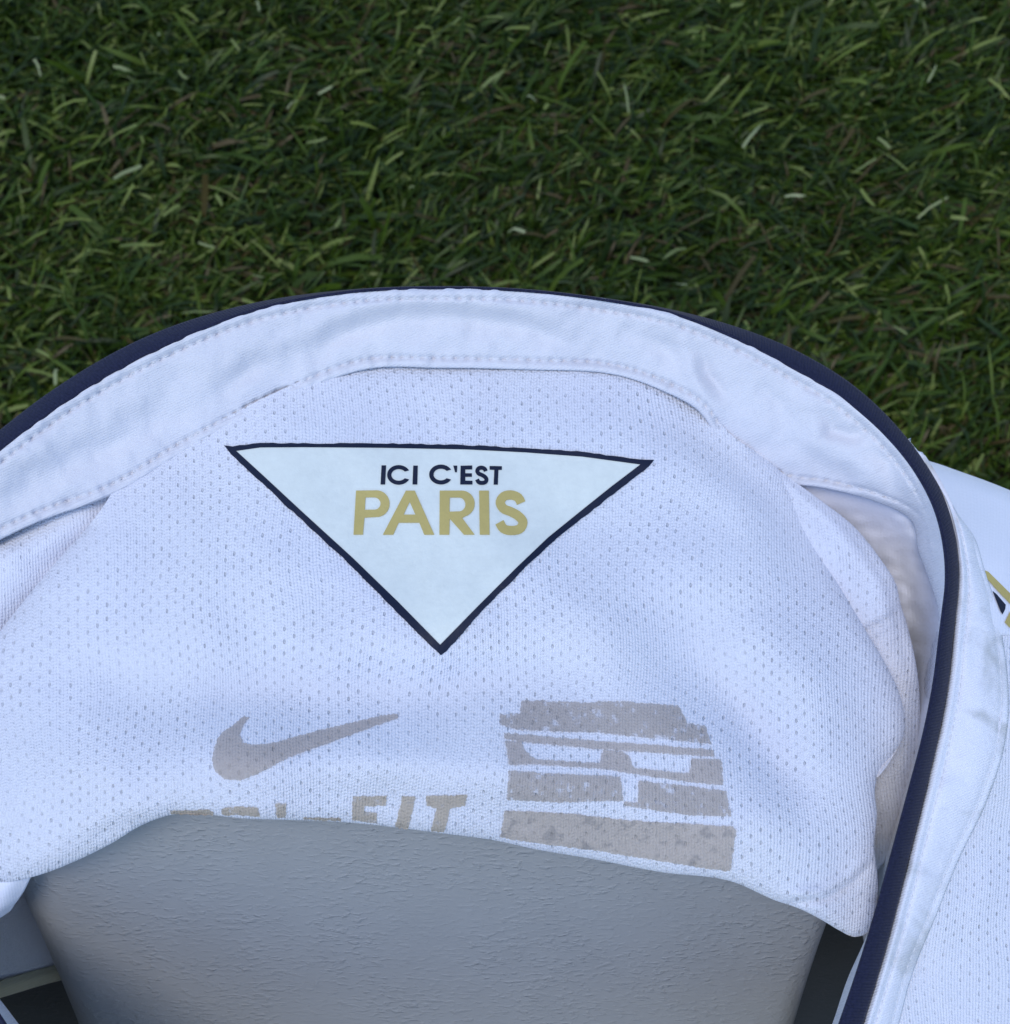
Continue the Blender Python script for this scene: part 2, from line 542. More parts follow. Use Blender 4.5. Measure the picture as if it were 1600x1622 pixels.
def blades(N, x0, x1, y0, y1, lmin, lmax, wmin, wmax, lift, seg, tone_fn, az_mu=0.3, az_sd=0.85, z0=0.0, seed=1):
    r = np.random.default_rng(seed)
    x, y = r.uniform(x0, x1, N), r.uniform(y0, y1, N)
    # the lawn lies over in drifts
    keep = vnoise(x * 26 + 11, y * 26 + 5) + 0.6 * vnoise(x * 60, y * 60) > -0.75 + 0.9 * (r.random(N) - 0.5)
    az = az_mu + az_sd * r.standard_normal(N) + 0.7 * vnoise(x * 6 + 3, y * 6 + 7)
    flip = r.random(N) < 0.22
    az = np.where(flip, az + np.pi, az)
    L = lmin + (lmax - lmin) * r.beta(1.6, 2.6, N) * np.where(keep, 1.0, 0.35)
    wd = r.uniform(wmin, wmax, N)
    up0 = np.clip(r.normal(lift, 0.35, N), 0.05, 1.45)
    blunt = np.where(r.random(N) < 0.45, 0.35, 0.94)       # mown tips are blunt
    curl = r.normal(0.9, 0.5, N)
    side = r.normal(0, 0.35, N)
    tw = r.normal(0, 0.7, N)
    p = np.stack([x, y, ground_z(x, y) + z0 + r.uniform(0, 0.006, N)], -1)
    V = np.zeros((N, seg + 1, 2, 3))
    for k in range(seg + 1):
        t = k / seg
        el = up0 - curl * t
        a = az + side * t
        d = np.stack([np.cos(a) * np.cos(el), np.sin(a) * np.cos(el), np.sin(el)], -1)
        if k:
            p = p + d * (L / seg)[:, None]
            p[:, 2] = np.maximum(p[:, 2], 0.002 + z0)
        s = np.stack([-np.sin(a), np.cos(a), np.zeros(N)], -1)
        nrm = np.cross(d, s)
        s = s * np.cos(tw + 0.5 * t)[:, None] + nrm * np.sin(tw + 0.5 * t)[:, None]
        w = wd * (0.75 + 0.5 * t) * (1 - t ** 4.0 * blunt) * 0.5
        V[:, k, 0] = p - s * w[:, None]
        V[:, k, 1] = p + s * w[:, None]
    base = (np.arange(N) * (seg + 1) * 2)[:, None, None]
    k = np.arange(seg)[None, :, None] * 2
    F = (base + k + np.array([0, 1, 3, 2])[None, None]).reshape(-1, 4)
    tone = np.repeat(tone_fn(r, N, x, y), (seg + 1) * 2)
    return V.reshape(-1, 3), F, tone

def fast_mesh(name, parts, mat):
    V = np.concatenate([a for a, b, c in parts])
    off, Fs = 0, []
    for a, b, c in parts:
        Fs.append(b + off)
        off += len(a)
    F = np.concatenate(Fs)
    T_ = np.concatenate([c for a, b, c in parts])
    me = bpy.data.meshes.new(name)
    me.vertices.add(len(V))
    me.vertices.foreach_set('co', V.astype(np.float32).ravel())
    me.loops.add(F.size)
    me.loops.foreach_set('vertex_index', F.astype(np.int32).ravel())
    me.polygons.add(len(F))
    me.polygons.foreach_set('loop_start', np.arange(0, F.size, 4, dtype=np.int32))
    me.update(calc_edges=True)
    at = me.attributes.new('tone', 'FLOAT', 'POINT')
    at.data.foreach_set('value', T_.astype(np.float32))
    return link(name, me, mat)

def tone_live(r, N, x, y):
    t = np.clip(0.50 + 0.28 * r.standard_normal(N) + 0.14 * vnoise(x * 9, y * 9), 0.14, 0.955)
    dead = r.random(N) < 0.07 + 0.08 * vnoise(x * 12 + 40, y * 12)
    return np.where(dead, r.uniform(0, 0.1, N), t)
def tone_pale(r, N, x, y):
    return 0.945 + 0.055 * r.random(N) ** 1.4

grass = fast_mesh('grass', [
    blades(130000, -0.72, 0.72, 0.20, 1.25, 0.010, 0.030, 0.0010, 0.0024, 0.75, 4, tone_live, seed=2),
    blades(46000, -0.72, 0.72, 0.20, 1.25, 0.022, 0.050, 0.0012, 0.0030, 0.55, 5, tone_live, seed=3),
    blades(30000, -2.5, 2.5, -1.0, 3.2, 0.025, 0.060, 0.003, 0.005, 0.7, 3, tone_live, seed=4),
], M_grass)
grass['kind'] = 'stuff'
grass['label'] = 'short dark green lawn grass behind the shirt'
grass['category'] = 'grass'
clip = fast_mesh('grass_clippings', [
    blades(600, -0.72, 0.72, 0.20, 1.25, 0.008, 0.034, 0.0016, 0.0030, 0.12, 3, tone_pale, az_sd=1.0, z0=0.020, seed=5)], M_grass)
clip['kind'] = 'stuff'
clip['label'] = 'pale dry clippings scattered over the dark grass'
clip['category'] = 'grass'

# ------------------------------------------------------------------ chair
def empty(name, loc):
    o = bpy.data.objects.new(name, None)
    o.empty_display_size = 0.02
    COL.objects.link(o)
    o.location = loc
    return o

CT = np.array([0, -math.cos(math.radians(69)), -math.sin(math.radians(69))])    # down the backrest
CN = np.array([0, -math.sin(math.radians(69)), math.cos(math.radians(69))])     # out of its front
d_top = 0.337 - 110 * 0.1115e-3
TOP = W(800, 1230, d_top)                       # middle of the backrest's top edge, front face
chair = empty('plastic_chair', (0, 0.05, 0))
chair['label'] = 'grey grained plastic chair whose backrest carries the white shirt'
chair['category'] = 'chair'

def slab(name, x0, x1, length, thick, rad, mat, origin, T_, N_, crown=0.0, topr=0.012, nseg=8, taper=0.0, big_corner=False):
    """rounded board: front face runs from origin along T_, edges rounded"""
    prof = []
    ht = thick / 2
    rads = {(1, 1): min(rad[1], ht * 1.98), (-1, 1): min(rad[0], ht * 1.98), (-1, -1): ht * .8, (1, -1): ht * .8}
    for (sx, sn), a0 in (((1, 1), 0), ((-1, 1), 90), ((-1, -1), 180), ((1, -1), 270)):
        r_ = rads[(sx, sn)]
        rn = min(r_, ht)
        cx = (x1 - r_) if sx > 0 else (x0 + r_)
        cn = sn * (ht - rn)
        order = range(nseg + 1)
        for k in order:
            a = math.radians(a0 + 90 * k / nseg)
            prof.append((cx + r_ * math.cos(a), cn + rn * math.sin(a)))
        if (sx, sn) == (1, 1):
            for k in range(1, 24):
                xx = (x1 - r_) + (x0 + rads[(-1, 1)] - x1 + r_) * k / 24
                prof.append((xx, ht))
    prof = np.array(prof)
    xm = (x0 + x1) / 2
    rings = []
    ts = [(topr * (1 - math.cos(a)), topr * (1 - math.sin(a))) for a in np.linspace(0, math.pi / 2, 7)]
    ts = [(s, i) for s, i in ts] + [(t, 0) for t in np.concatenate([np.linspace(topr * 1.2, 0.04, 10), np.linspace(0.05, length, 16)])]
    for t, inset in ts:
        rc = 0.030
        cin = rc - math.sqrt(max(rc * rc - max(rc - t, 0) ** 2, 0)) if big_corner else 0.0
        sx = (1 - (inset + cin * 0.6) / ((x1 - x0) / 2)) * (1 - taper * (1 - math.exp(-t / 0.07)))
        sn = 1 - min(inset / ht, 0.98)
        cr = crown * (1 - ((prof[:, 0] - xm) / ((x1 - x0) / 2)) ** 2)
        X = xm + (prof[:, 0] - xm) * sx
        Nn = prof[:, 1] * sn - ht + cr * (prof[:, 1] > 0)
        rings.append(origin + AX * X[:, None] + np.asarray(T_) * t + np.asarray(N_) * Nn[:, None])
    R = np.array(rings)
    k, m = R.shape[:2]
    V = R.reshape(-1, 3)
    F = []
    for i in range(k - 1):
        for j in range(m):
            F.append((i * m + j, i * m + (j + 1) % m, (i + 1) * m + (j + 1) % m, (i + 1) * m + j))
    F.append(tuple(range(m))[::-1])
    F.append(tuple(range((k - 1) * m, k * m)))
    me = bpy.data.meshes.new(name)
    me.from_pydata(V.tolist(), [], F)
    bm = bmesh.new()
    bm.from_mesh(me)
    bmesh.ops.recalc_face_normals(bm, faces=bm.faces)
    bm.to_mesh(me)
    bm.free()
    o = link(name, me, mat)
    return o
def adopt(o, parent):
    o.parent = parent
    o.matrix_parent_inverse = parent.matrix_basis.inverted()
    return o

TOP0 = TOP.copy()
TOP0[0] = 0
adopt(slab('backrest', -0.1245, 0.0865, 0.30, 0.030, (0.015, 0.009), M_plastic, TOP0, CT, CN, crown=0.0015, topr=0.010, taper=0.135, big_corner=True), chair)
adopt(slab('gap_shade_slab', -0.175, 0.125, 0.27, 0.016, (0.007, 0.007), M_gap_shade, TOP0 + CT * 0.035 - CN * 0.034, CT, CN, topr=0.006), chair)  # added dark slab, stands in for the dim shirt interior beside the backrest
seat_o = TOP0 + CT * 0.285
adopt(slab('seat', -0.15, 0.12, 0.26, 0.022, (0.01, 0.01), M_plastic, np.array([0, seat_o[1] + 0.03, seat_o[2]]),
           np.array([0, -1.0, 0.05]), np.array([0, 0.05, 1.0]), topr=0.008), chair)
for lx, ly in ((-0.13, 0.01), (0.10, 0.01), (-0.13, -0.21), (0.10, -0.21)):
    top = np.array([lx, seat_o[1] + ly, seat_o[2] - 0.012])
    foot = np.array([lx * 1.12, seat_o[1] + ly * 1.25, -0.004])
    V, F = tube(np.linspace(top, foot, 5), np.linspace(0.013, 0.009, 5), 12)
    me = bpy.data.meshes.new('leg')
    me.from_pydata(V.tolist(), [], F)
    adopt(link('leg', me, M_plastic), chair)

# ------------------------------------------------------------------ shirt
shirt = empty('football_shirt', (0, float(TOP0[1]), float(TOP0[2])))
shirt['label'] = 'white mesh football shirt with navy collar piping draped over the grey chair back'
shirt['category'] = 'shirt'
SH = shirt

# ---- collar: rim (white / navy border), inner seam and visible navy width, all the way round
RING = np.array([
    # rim x, y, d        inner x, y, d       navy width
    [470, 2150, .310,    492, 2128, .330,    38],
    [300, 1990, .311,    326, 1972, .332,    36],
    [120, 1800, .314,    150, 1785, .334,    34],
    [ 40, 1680, .317,     62, 1665, .336,    32],
    [  2, 1618, .320,     16, 1604, .338,    30],
    [-70, 1520, .324,    -56, 1510, .342,    28],
    [-200, 1350, .326,  -184, 1345, .345,    24],
    [-270, 1150, .330,  -245, 1155, .348,    20],
    [-240, 980, .336,   -195, 1030, .350,    22],
    [-140, 830, .341,    -85, 910, .352,     27],
    [  0, 711, .3445,     55, 829, .3525,    27],
    [100, 637, .3455,    170, 787, .3535,    29],
    [250, 551, .346,     305, 708, .354,     27],
    [400, 490, .346,     440, 638, .354,     11],
    [550, 461, .346,     575, 586, .354,      2.5],
    [700, 454, .346,     700, 583, .354,      1.2],
    [850, 460, .346,     850, 586, .354,      1.2],
    [950, 472, .346,     950, 590, .354,      1.5],
    [1075, 497, .346,   1040, 615, .354,      5],
    [1150, 526, .346,   1100, 646, .354,     15],
    [1250, 577, .346,   1152, 712, .3565,    28],
    [1340, 631, .345,   1228, 762, .3570,    27],
    [1400, 682, .343,   1306, 774, .3565,    23],
    [1450, 742, .3395,  1385, 794, .356,     20],
    [1482, 802, .336,   1441, 822, .356,     19],
    [1500, 880, .331,   1457, 880, .354,     17.5],
    [1501, 930, .328,   1475, 928, .350,     17.5],
    [1497, 965, .3265,  1486, 966, .346,     18],
    [1492, 1005, .325,  1486, 1006, .344,    18.5],
    [1483, 1077, .323,  1478, 1077, .342,    20],
    [1464, 1173, .321,  1459, 1172, .340,    21],
    [1445, 1245, .3195, 1440, 1244, .338,    23],
    [1418, 1345, .318,  1413, 1344, .336,    25],
    [1380, 1480, .315,  1374, 1479, .333,    29],
    [1357, 1552, .314,  1342, 1552, .332,    31],
    [1333, 1622, .313,  1319, 1620, .331,    33],
    [1290, 1740, .311,  1270, 1735, .329,    36],
    [1180, 1980, .309,  1156, 1968, .328,    38],
    [1020, 2200, .309,   996, 2184, .329,    38]])
NS = 1900
rim_all = spline(RING[:, [0, 1, 2]], NS)
# sample the inner edge at the same parameter
_seg = np.sqrt((np.diff(RING[:, :2], axis=0) ** 2).sum(1)) + 1e-6
_t = np.concatenate([[0], np.cumsum(_seg)])
def along(cols, u):
    """smooth interpolation of ring columns at rim parameter u (0..1)"""
    Pp = RING[:, cols]
    m = np.zeros_like(Pp)
    dP = np.diff(Pp, axis=0) / _seg[:, None]
    m[0], m[-1] = dP[0], dP[-1]
    w0, w1 = _seg[1:, None], _seg[:-1, None]
    m[1:-1] = (dP[:-1] * w0 + dP[1:] * w1) / (w0 + w1)
    uu = np.asarray(u) * _t[-1]
    i = np.clip(np.searchsorted(_t, uu, side='right') - 1, 0, len(_seg) - 1)
    h = _seg[i][:, None]
    x = (uu - _t[i])[:, None] / h
    return ((2 * x**3 - 3 * x**2 + 1) * Pp[i] + (x**3 - 2 * x**2 + x) * h * m[i]
            + (-2 * x**3 + 3 * x**2) * Pp[i + 1] + (x**3 - x**2) * h * m[i + 1])
US = np.linspace(0, 1, NS)
inner_all = along([3, 4, 5], US)
navw_all = along([6], US)[:, 0] * np.interp(rim_all[:, 1], [700, 900], [0.88, 1.0])

def collar_disp(px, py):
    d = np.zeros_like(px)
    R_ = lambda pts, s, a: ridge(px, py, pts, s, a)
    d += R_([(470, 575), (540, 530), (640, 496), (740, 502), (840, 520), (930, 560)], 13, 0.0011)      # long sag
    d += R_([(430, 560), (520, 505), (640, 474), (760, 478), (900, 505)], 14, -0.0009)
    d += R_([(330, 640), (390, 590), (460, 555)], 12, 0.0010)
    d += R_([(300, 620), (380, 555), (480, 515)], 18, -0.0009)
    d += R_([(-20, 800), (90, 745), (200, 690), (330, 610)], 20, 0.0011)
    d += R_([(-20, 755), (90, 700), (200, 640)], 18, -0.0007)
    d += R_([(1105, 540), (1120, 590), (1165, 650)], 9, 0.0011)
    d += R_([(1085, 545), (1095, 590), (1130, 650)], 10, -0.0008)
    d += R_([(960, 515), (1040, 540), (1100, 590)], 12, 0.0008)
    d += R_([(1200, 600), (1240, 640), (1235, 700)], 12, 0.0008)
    d += R_([(1310, 645), (1318, 680), (1345, 690), (1385, 680)], 9, 0.0013)
    d += R_([(1285, 650), (1290, 700), (1330, 730)], 13, -0.0012)
    d += R_([(1360, 700), (1405, 730), (1425, 790)], 11, 0.0014)
    d += R_([(1340, 720), (1375, 755), (1400, 790)], 12, -0.0009)
    d += R_([(1250, 690), (1300, 740), (1360, 760)], 12, 0.0007)
    d += 0.00045 * vnoise(px / 55 + 3, py / 40) + 0.00022 * vnoise(px / 22, py / 22 + 9)
    return d

NT_ = 60
tt = np.linspace(-0.0, 1.0, NT_)
px = rim_all[None, :, 0] * (1 - tt[:, None]) + inner_all[None, :, 0] * tt[:, None]
py = rim_all[None, :, 1] * (1 - tt[:, None]) + inner_all[None, :, 1] * tt[:, None]
dd = rim_all[None, :, 2] * (1 - tt[:, None]) + inner_all[None, :, 2] * tt[:, None]
wpx = np.sqrt(((rim_all[:, :2] - inner_all[:, :2]) ** 2).sum(1))[None]
full = np.clip((wpx - 20) / 60, 0, 1)
env = np.clip(np.minimum(tt, 1 - tt) / 0.12, 0, 1)[:, None]
dd = dd + 1.9 * collar_disp(px, py) * full * env
# the sewn edges: a turned lip at rim and seam, with a groove where the stitches pull
e_r, e_s = tt[:, None] * wpx, (1 - tt[:, None]) * wpx
dd = dd - full * 0.0007 * np.exp(-((e_r - 7) / 6) ** 2) + full * 0.0006 * np.exp(-((e_r - 18) / 4) ** 2)
dd = dd - full * 0.0008 * np.exp(-((e_s - 5) / 6) ** 2) + full * 0.0006 * np.exp(-((e_s - 16) / 4) ** 2)
dd = dd + full * 0.0005 * vnoise(US[None] * 340 + 0 * tt[:, None], 0 * US[None] + tt[:, None] * 3) * np.exp(-((e_r - 14) / 12) ** 2)
dd = dd + full * 0.0005 * vnoise(US[None] * 320 + 31 + 0 * tt[:, None], 0 * US[None] + tt[:, None] * 3) * np.exp(-((e_s - 12) / 12) ** 2)
# each stitch pulls a small dent
arc_len = np.concatenate([[0], np.cumsum(np.hypot(*np.diff(rim_all[:, :2], axis=0).T))])
for e_, o_, ph in ((e_r, 18, 0.0), (e_s, 16, 7.0)):
    w_ = ((arc_len + ph + 2.5 * vnoise(arc_len / 60, arc_len * 0 + o_)) % 19.0) - 9.5
    dd = dd + full * 0.0010 * np.exp(-(w_[None] / 4.2) ** 2) * np.exp(-((e_ - o_) / 3.2) ** 2)
collar_px, collar_py, collar_d = px, py, dd
UVc = np.stack([px, py], -1)
collar = grid_mesh('collar_band', W(px, py, dd), UVc, M_twill, SH, 0.0003)

# ---- navy piping along the rim
tan = np.gradient(rim_all[:, :2], axis=0)
tan /= np.linalg.norm(tan, axis=1)[:, None]
nor = np.stack([tan[:, 1], -tan[:, 0]], -1)          # outwards (up at the nape)
# outward means away from the neck hole
hole_c = np.array([700, 1100])
sgn = np.sign(((rim_all[:, :2] - hole_c) * nor).sum(1))
nor *= sgn[:, None]
W3 = 0.0052
mm = rim_all[:, 2] / FPX
wv = np.minimum(navw_all * mm, W3 * 0.97)
dz = np.sqrt(W3 ** 2 - wv ** 2)
ks = np.linspace(-0.06, 1, 10)
pp, uvp = [], []
for k in ks:
    bul = math.sin(max(k, 0) * math.pi)
    q = rim_all[:, :2] + nor * (navw_all * (k * 1.0))[:, None]
    d = rim_all[:, 2] - 0.0004 + dz * k - 0.0007 * bul
    pp.append(W(q[:, 0], q[:, 1], d))
    uvp.append(np.stack([US * 5900, np.full(NS, k * 34)], -1))
# turn under
for k in (1, 2):
    q = rim_all[:, :2] + nor * (navw_all * (1 - 0.12 * k))[:, None]
    d = rim_all[:, 2] + dz + 0.0012 * k
    pp.append(W(q[:, 0], q[:, 1], d))
    uvp.append(np.stack([US * 5900, np.full(NS, 34 + 6 * k)], -1))
piping = grid_mesh('collar_piping', np.array(pp), np.array(uvp), M_navy, SH, 0.0006)
pip_out = rim_all[:, :2] + nor * navw_all[:, None]
pip_d = rim_all[:, 2] + dz + 0.0006

# ---- stitches
def stitch_obj(name, pts3, parent, pitch=0.0022, length=0.0014, rad=0.0002, lift=0.0001, dip=0.0):
    P = np.asarray(pts3)
    s = np.concatenate([[0], np.cumsum(np.linalg.norm(np.diff(P, axis=0), axis=1))])
    V, F = [], []
    off = 0
    x = 0.0
    r = random.Random(4)
    while x + length < s[-1]:
        ln = length * r.uniform(0.85, 1.1)
        q = np.array([[np.interp(x + ln * t, s, P[:, c]) for c in range(3)] for t in (0, .2, .5, .8, 1)])
        to = CP - q[2]
        to /= np.linalg.norm(to)
        q = q + to * (np.array([-.00025, .0, lift, .0, -.00025]) + r.uniform(-.00005, .00005))[:, None]
        v, f = tube(q, np.array([.6, 1, 1, 1, .6]) * rad, 5)
        V.append(v)
        F += [tuple(i + off for i in g) for g in f]
        off += len(v)
        x += pitch * r.uniform(0.93, 1.07)
    me = bpy.data.meshes.new(name)
    me.from_pydata(np.concatenate(V).tolist(), [], F)
    o = link(name, me, M_thread, parent)
    o['kind'] = 'stuff'
    return o
def ring_line(off_px, from_rim, i0, i1):
    w = wpx[0]
    t = np.clip(off_px / np.maximum(w, 1), 0, 0.9)
    if not from_rim:
        t = 1 - t
    j = t * (NT_ - 1)
    i = np.arange(i0, i1)
    a = np.clip(np.floor(j[i]).astype(int), 0, NT_ - 2)
    f = j[i] - a
    out = []
    for A in (collar_px, collar_py, collar_d):
        out.append(A[a, i] * (1 - f) + A[a + 1, i] * f)
    return W(*out)
sel = np.where((full[0] > 0.6))[0]
i0, i1 = sel[0], sel[-1]
stitch_obj('stitching', ring_line(18, True, i0, i1), collar)
stitch_obj('stitching', ring_line(16, False, i0, i1), collar)

# ---- outer side of the collar on the front (right of the piping), worn cloth
def at_y(curve, ys):
    return np.interp(ys, curve[:, 1], curve[:, 0])
OUT = np.array([[1478, 742], [1510, 805], [1543, 850], [1560, 903], [1577, 955], [1590, 1020], [1597, 1077], [1598, 1130], [1591, 1184],
                [1564, 1268], [1518, 1364], [1487, 1441], [1441, 1556], [1424, 1622], [1385, 1740], [1288, 1975], [1140, 2205]], float)
# navy outer edge on that side
ir = np.where((rim_all[:, 0] > 900) & (np.arange(NS) > NS // 2))[0]
nav = np.stack([pip_out[ir, 0], pip_out[ir, 1], pip_d[ir]], -1)
nav = nav[(nav[:, 1] > 690)]
NO = 300
navs = spline(nav[np.linspace(0, len(nav) - 1, 56).astype(int)], NO)
outs = spline(OUT, NO)
def outer_depth(x, y):
    # front of the shirt: falls away to the right of the collar
    return front_D(x, y)
front_D = tps([(1470, 725, .362), (1540, 755, .366), (1600, 778, .368), (1700, 830, .376), (1900, 960, .395),
               (1520, 850, .341), (1560, 905, .342), (1600, 900, .346), (1600, 960, .341), (1597, 1077, .334), (1591, 1184, .331),
               (1564, 1268, .330), (1518, 1364, .328), (1441, 1556, .324), (1400, 1700, .321), (1600, 1300, .334), (1600, 1450, .333),
               (1600, 1622, .331), (1560, 1622, .328), (1500, 1500, .327), (1750, 1100, .350), (1750, 1400, .348), (1750, 1700, .345), (1950, 1300, .39), (1950, 1700, .38),
               (1288, 1975, .321), (1140, 2200, .323), (1600, 2000, .333), (1500, 2250, .335), (1900, 2200, .372)])
ow = np.linspace(0, 1, 26)
px = navs[None, :, 0] * (1 - ow[:, None]) + outs[None, :, 0] * ow[:, None]
py = navs[None, :, 1] * (1 - ow[:, None]) + outs[None, :, 1] * ow[:, None]
dB = front_D(outs[:, 0], outs[:, 1]) - 0.0014
dd = navs[None, :, 2] * (1 - ow[:, None]) + dB[None] * ow[:, None]
wo_ = np.sqrt(((navs[:, :2] - outs[:, :2]) ** 2).sum(1))[None]
eo = ow[:, None] * wo_
dd = dd - 0.0016 * np.sin(np.pi * ow[:, None]) * np.clip(wo_ / 60, 0, 1)
dd = dd - 0.0012 * np.exp(-((eo - 8) / 6) ** 2) + 0.0006 * np.exp(-((eo - 19) / 3) ** 2)
dd = dd + 0.0005 * np.exp(-((wo_ - eo - 12) / 3.5) ** 2) * (wo_ > 40)
dd = dd + (0.0006 * vnoise(px / 60, py / 60) + 0.0003 * vnoise(px / 25, py / 25)) * np.clip(np.minimum(ow, 1 - ow) / .2, 0, 1)[:, None]
dd = dd + ridge(px, py, [(1545, 955), (1570, 960), (1588, 1000)], 7, 0.0008)
facing = grid_mesh('collar_facing', W(px, py, dd), np.stack([px, py], -1), M_twill_worn, SH, 0.0009)
def face_line(off, from_nav, a, b):
    t = np.clip(off / np.maximum(wo_[0], 1), 0, .95)
    if not from_nav:
        t = 1 - t
    j = t * 25
    i = np.arange(a, b)
    k = np.clip(np.floor(j[i]).astype(int), 0, 24)
    f = j[i] - k
    return W(*[A[k, i] * (1 - f) + A[k + 1, i] * f for A in (px, py, dd)])
stitch_obj('stitching', face_line(19, True, 25, NO - 1), facing, 0.0019, 0.0014, 0.00016, 0.0001)
stitch_obj('stitching', face_line(12, False, 60, NO - 1), facing, 0.0019, 0.0014, 0.00016, 0.0001)

# ---- left front, which turns away beyond the picture
il = np.where((np.arange(NS) < NS // 2) & (rim_all[:, 1] > 880))[0][::2]
rows_, uv_ = [], []
for k in range(24):
    o_ = 420 * k / 23
    q = pip_out[il] + nor[il] * (o_ - 3)
    d_ = pip_d[il] + 0.0004 + 0.00009 * o_ + 0.00000022 * o_ * o_ + 0.0012 * vnoise(q[:, 0] / 90, q[:, 1] / 90)
    rows_.append(W(q[:, 0], q[:, 1], d_))
    uv_.append(q)
grid_mesh('front_panel', np.array(rows_), np.array(uv_), M_knit_fine, SH)

# ---- front panel and shoulder outside, beyond the collar
def front_disp(px, py):
    return (0.0012 * vnoise(px / 120 + 5, py / 120) + 0.0004 * vnoise(px / 45, py / 45)
            + ridge(px, py, [(1600, 1250), (1560, 1400), (1500, 1560)], 26, -0.0012))
ys = np.linspace(1000, 2200, 140)
xl = at_y(OUT[np.argsort(OUT[:, 1])], ys) - 14
kx = np.linspace(0, 1, 60)
px = xl[:, None] + (1980 - xl)[:, None] * kx[None]
py = np.repeat(ys[:, None], 60, 1)
dd = front_D(px, py) + front_disp(px, py)
front = grid_mesh('front_panel', W(px, py, dd), np.stack([px, py], -1), M_knit_fine, SH)
# shoulder: from its ridge down to the seam with the front
RID = np.array([[1440, 700], [1470, 731], [1525, 752], [1600, 779], [1720, 830], [1980, 960]], float)
rs = spline(RID, 60)
lo_x = np.linspace(1560, 1990, 60)
lo_y = np.full(60, 1006.0)
kk = np.linspace(0, 1, 60)[:, None]
px = rs[None, :, 0] * (1 - kk) + lo_x[None] * kk
py = rs[None, :, 1] * (1 - kk) + lo_y[None] * kk
edge = np.clip(1 - kk / 0.10, 0, 1)
def shoulder_D(x, y):
    return front_D(x, y) - 0.0006 + front_disp(x, y)
dd = shoulder_D(px, py) + 0.006 * (1 - np.sqrt(np.maximum(1 - edge ** 2, 0)))
P0 = W(px, py, dd)
# beyond the ridge the cloth falls away behind
tail = [P0[0] + np.array([0, 0.010 * k, -0.006 * k - 0.006 * k * k]) for k in range(6, 0, -1)]
P1 = np.concatenate([np.array(tail), P0])
uvx = np.concatenate([np.stack([np.stack([px[0], py[0] - 30 * k], -1) for k in range(6, 0, -1)]), np.stack([px, py], -1)])
shoulder = grid_mesh('shoulder_panel', P1, uvx, M_smooth, SH)
# crest printed at the shoulder / chest edge
C_ = lambda pts: [(1400 + a * 0.1541, 850 + b * 0.1541) for a, b in pts]
crest_gold = print_mesh('crest_edge', [C_([(1035, 345), (1075, 360), (1298, 580), (1420, 700), (1420, 790), (1298, 690), (1160, 545), (1060, 430)])], shoulder_D, 0.0004, M_gold, shoulder, 8)
print_mesh('crest_field', [C_([(1118, 556), (1160, 590), (1255, 700), (1250, 745), (1222, 800), (1200, 765)])], shoulder_D, 0.0004, M_border, shoulder, 8)
print_mesh('crest_corner', [C_([(1300, 770), (1420, 840), (1420, 1000), (1290, 930), (1245, 880)])], shoulder_D, 0.0004, M_gold, shoulder, 8)

# ---- back panel, seen from inside through the neck
T_E = [(185, 768), (240, 738), (310, 690), (440, 620), (575, 568), (700, 563), (850, 566), (950, 570), (1045, 592), (1112, 625)]
R_E = [(1112, 625), (1150, 680), (1237, 747), (1275, 815), (1312, 895), (1372, 1000), (1400, 1047), (1424, 1098), (1433, 1140), (1430, 1170), (1416, 1194), (1393, 1222), (1386, 1250),
       (1389, 1288), (1385, 1345), (1390, 1384), (1392, 1425)]
B_E = [(-90, 1405), (0, 1400), (66, 1385), (122, 1363), (175, 1337), (227, 1306), (262, 1293), (394, 1297), (551, 1303), (700, 1320), (793, 1333), (837, 1343), (940, 1361),
       (1044, 1381), (1164, 1398), (1227, 1426), (1265, 1439), (1303, 1458), (1330, 1474), (1352, 1484), (1373, 1479), (1387, 1458), (1392, 1425)]
L_E = [(185, 768), (165, 800), (80, 900), (0, 1000), (-80, 1110), (-140, 1230), (-140, 1330), (-90, 1405)]
EDGE_SIDE = spline(R_E, 90)[12:]
EDGE_BOT = spline(B_E, 120)
EDGE_LEFT = spline(L_E, 60)[6:]
panel_tps = tps([
    (300, 700, .3555), (575, 585, .3556), (700, 584, .3556), (850, 586, .3556), (1000, 600, .3556), (1120, 660, .3556),
    (250, 800, .3480), (450, 700, .3455), (700, 700, .3450), (950, 700, .3450), (1150, 760, .3470), (1240, 790, .3495),
    (100, 920, .3440), (300, 860, .3390), (500, 850, .3345), (700, 850, .3338), (900, 850, .3345), (1100, 860, .3375), (1280, 900, .3430),
    (0, 1040, .3405), (150, 1000, .3340), (350, 1000, .3262), (700, 1000, .3232), (1000, 1000, .3250), (1200, 1000, .3290), (1350, 1010, .3370),
    (0, 1120, .3375), (200, 1090, .3275), (400, 1080, .3225), (700, 1060, .3207), (900, 1060, .3215), (1100, 1100, .3235), (1280, 1100, .3275), (1400, 1130, .3345),
    (-80, 1250, .3370), (100, 1220, .3235), (300, 1150, .3180), (500, 1120, .3190), (700, 1110, .3195), (900, 1110, .3200), (1050, 1150, .3195), (1200, 1200, .3210), (1350, 1200, .3290),
    (0, 1300, .3280), (200, 1240, .3170), (400, 1210, .3125), (600, 1210, .3125), (800, 1220, .3130), (950, 1240, .3140), (1100, 1280, .3155), (1220, 1320, .3170), (1350, 1320, .3255),
    (0, 1370, .3330), (120, 1330, .3235), (300, 1275, .3150), (600, 1285, .3155), (800, 1310, .3165), (1000, 1350, .3180), (1160, 1375, .3190), (1300, 1420, .3230), (1350, 1455, .3280), (1386, 1420, .3300)])
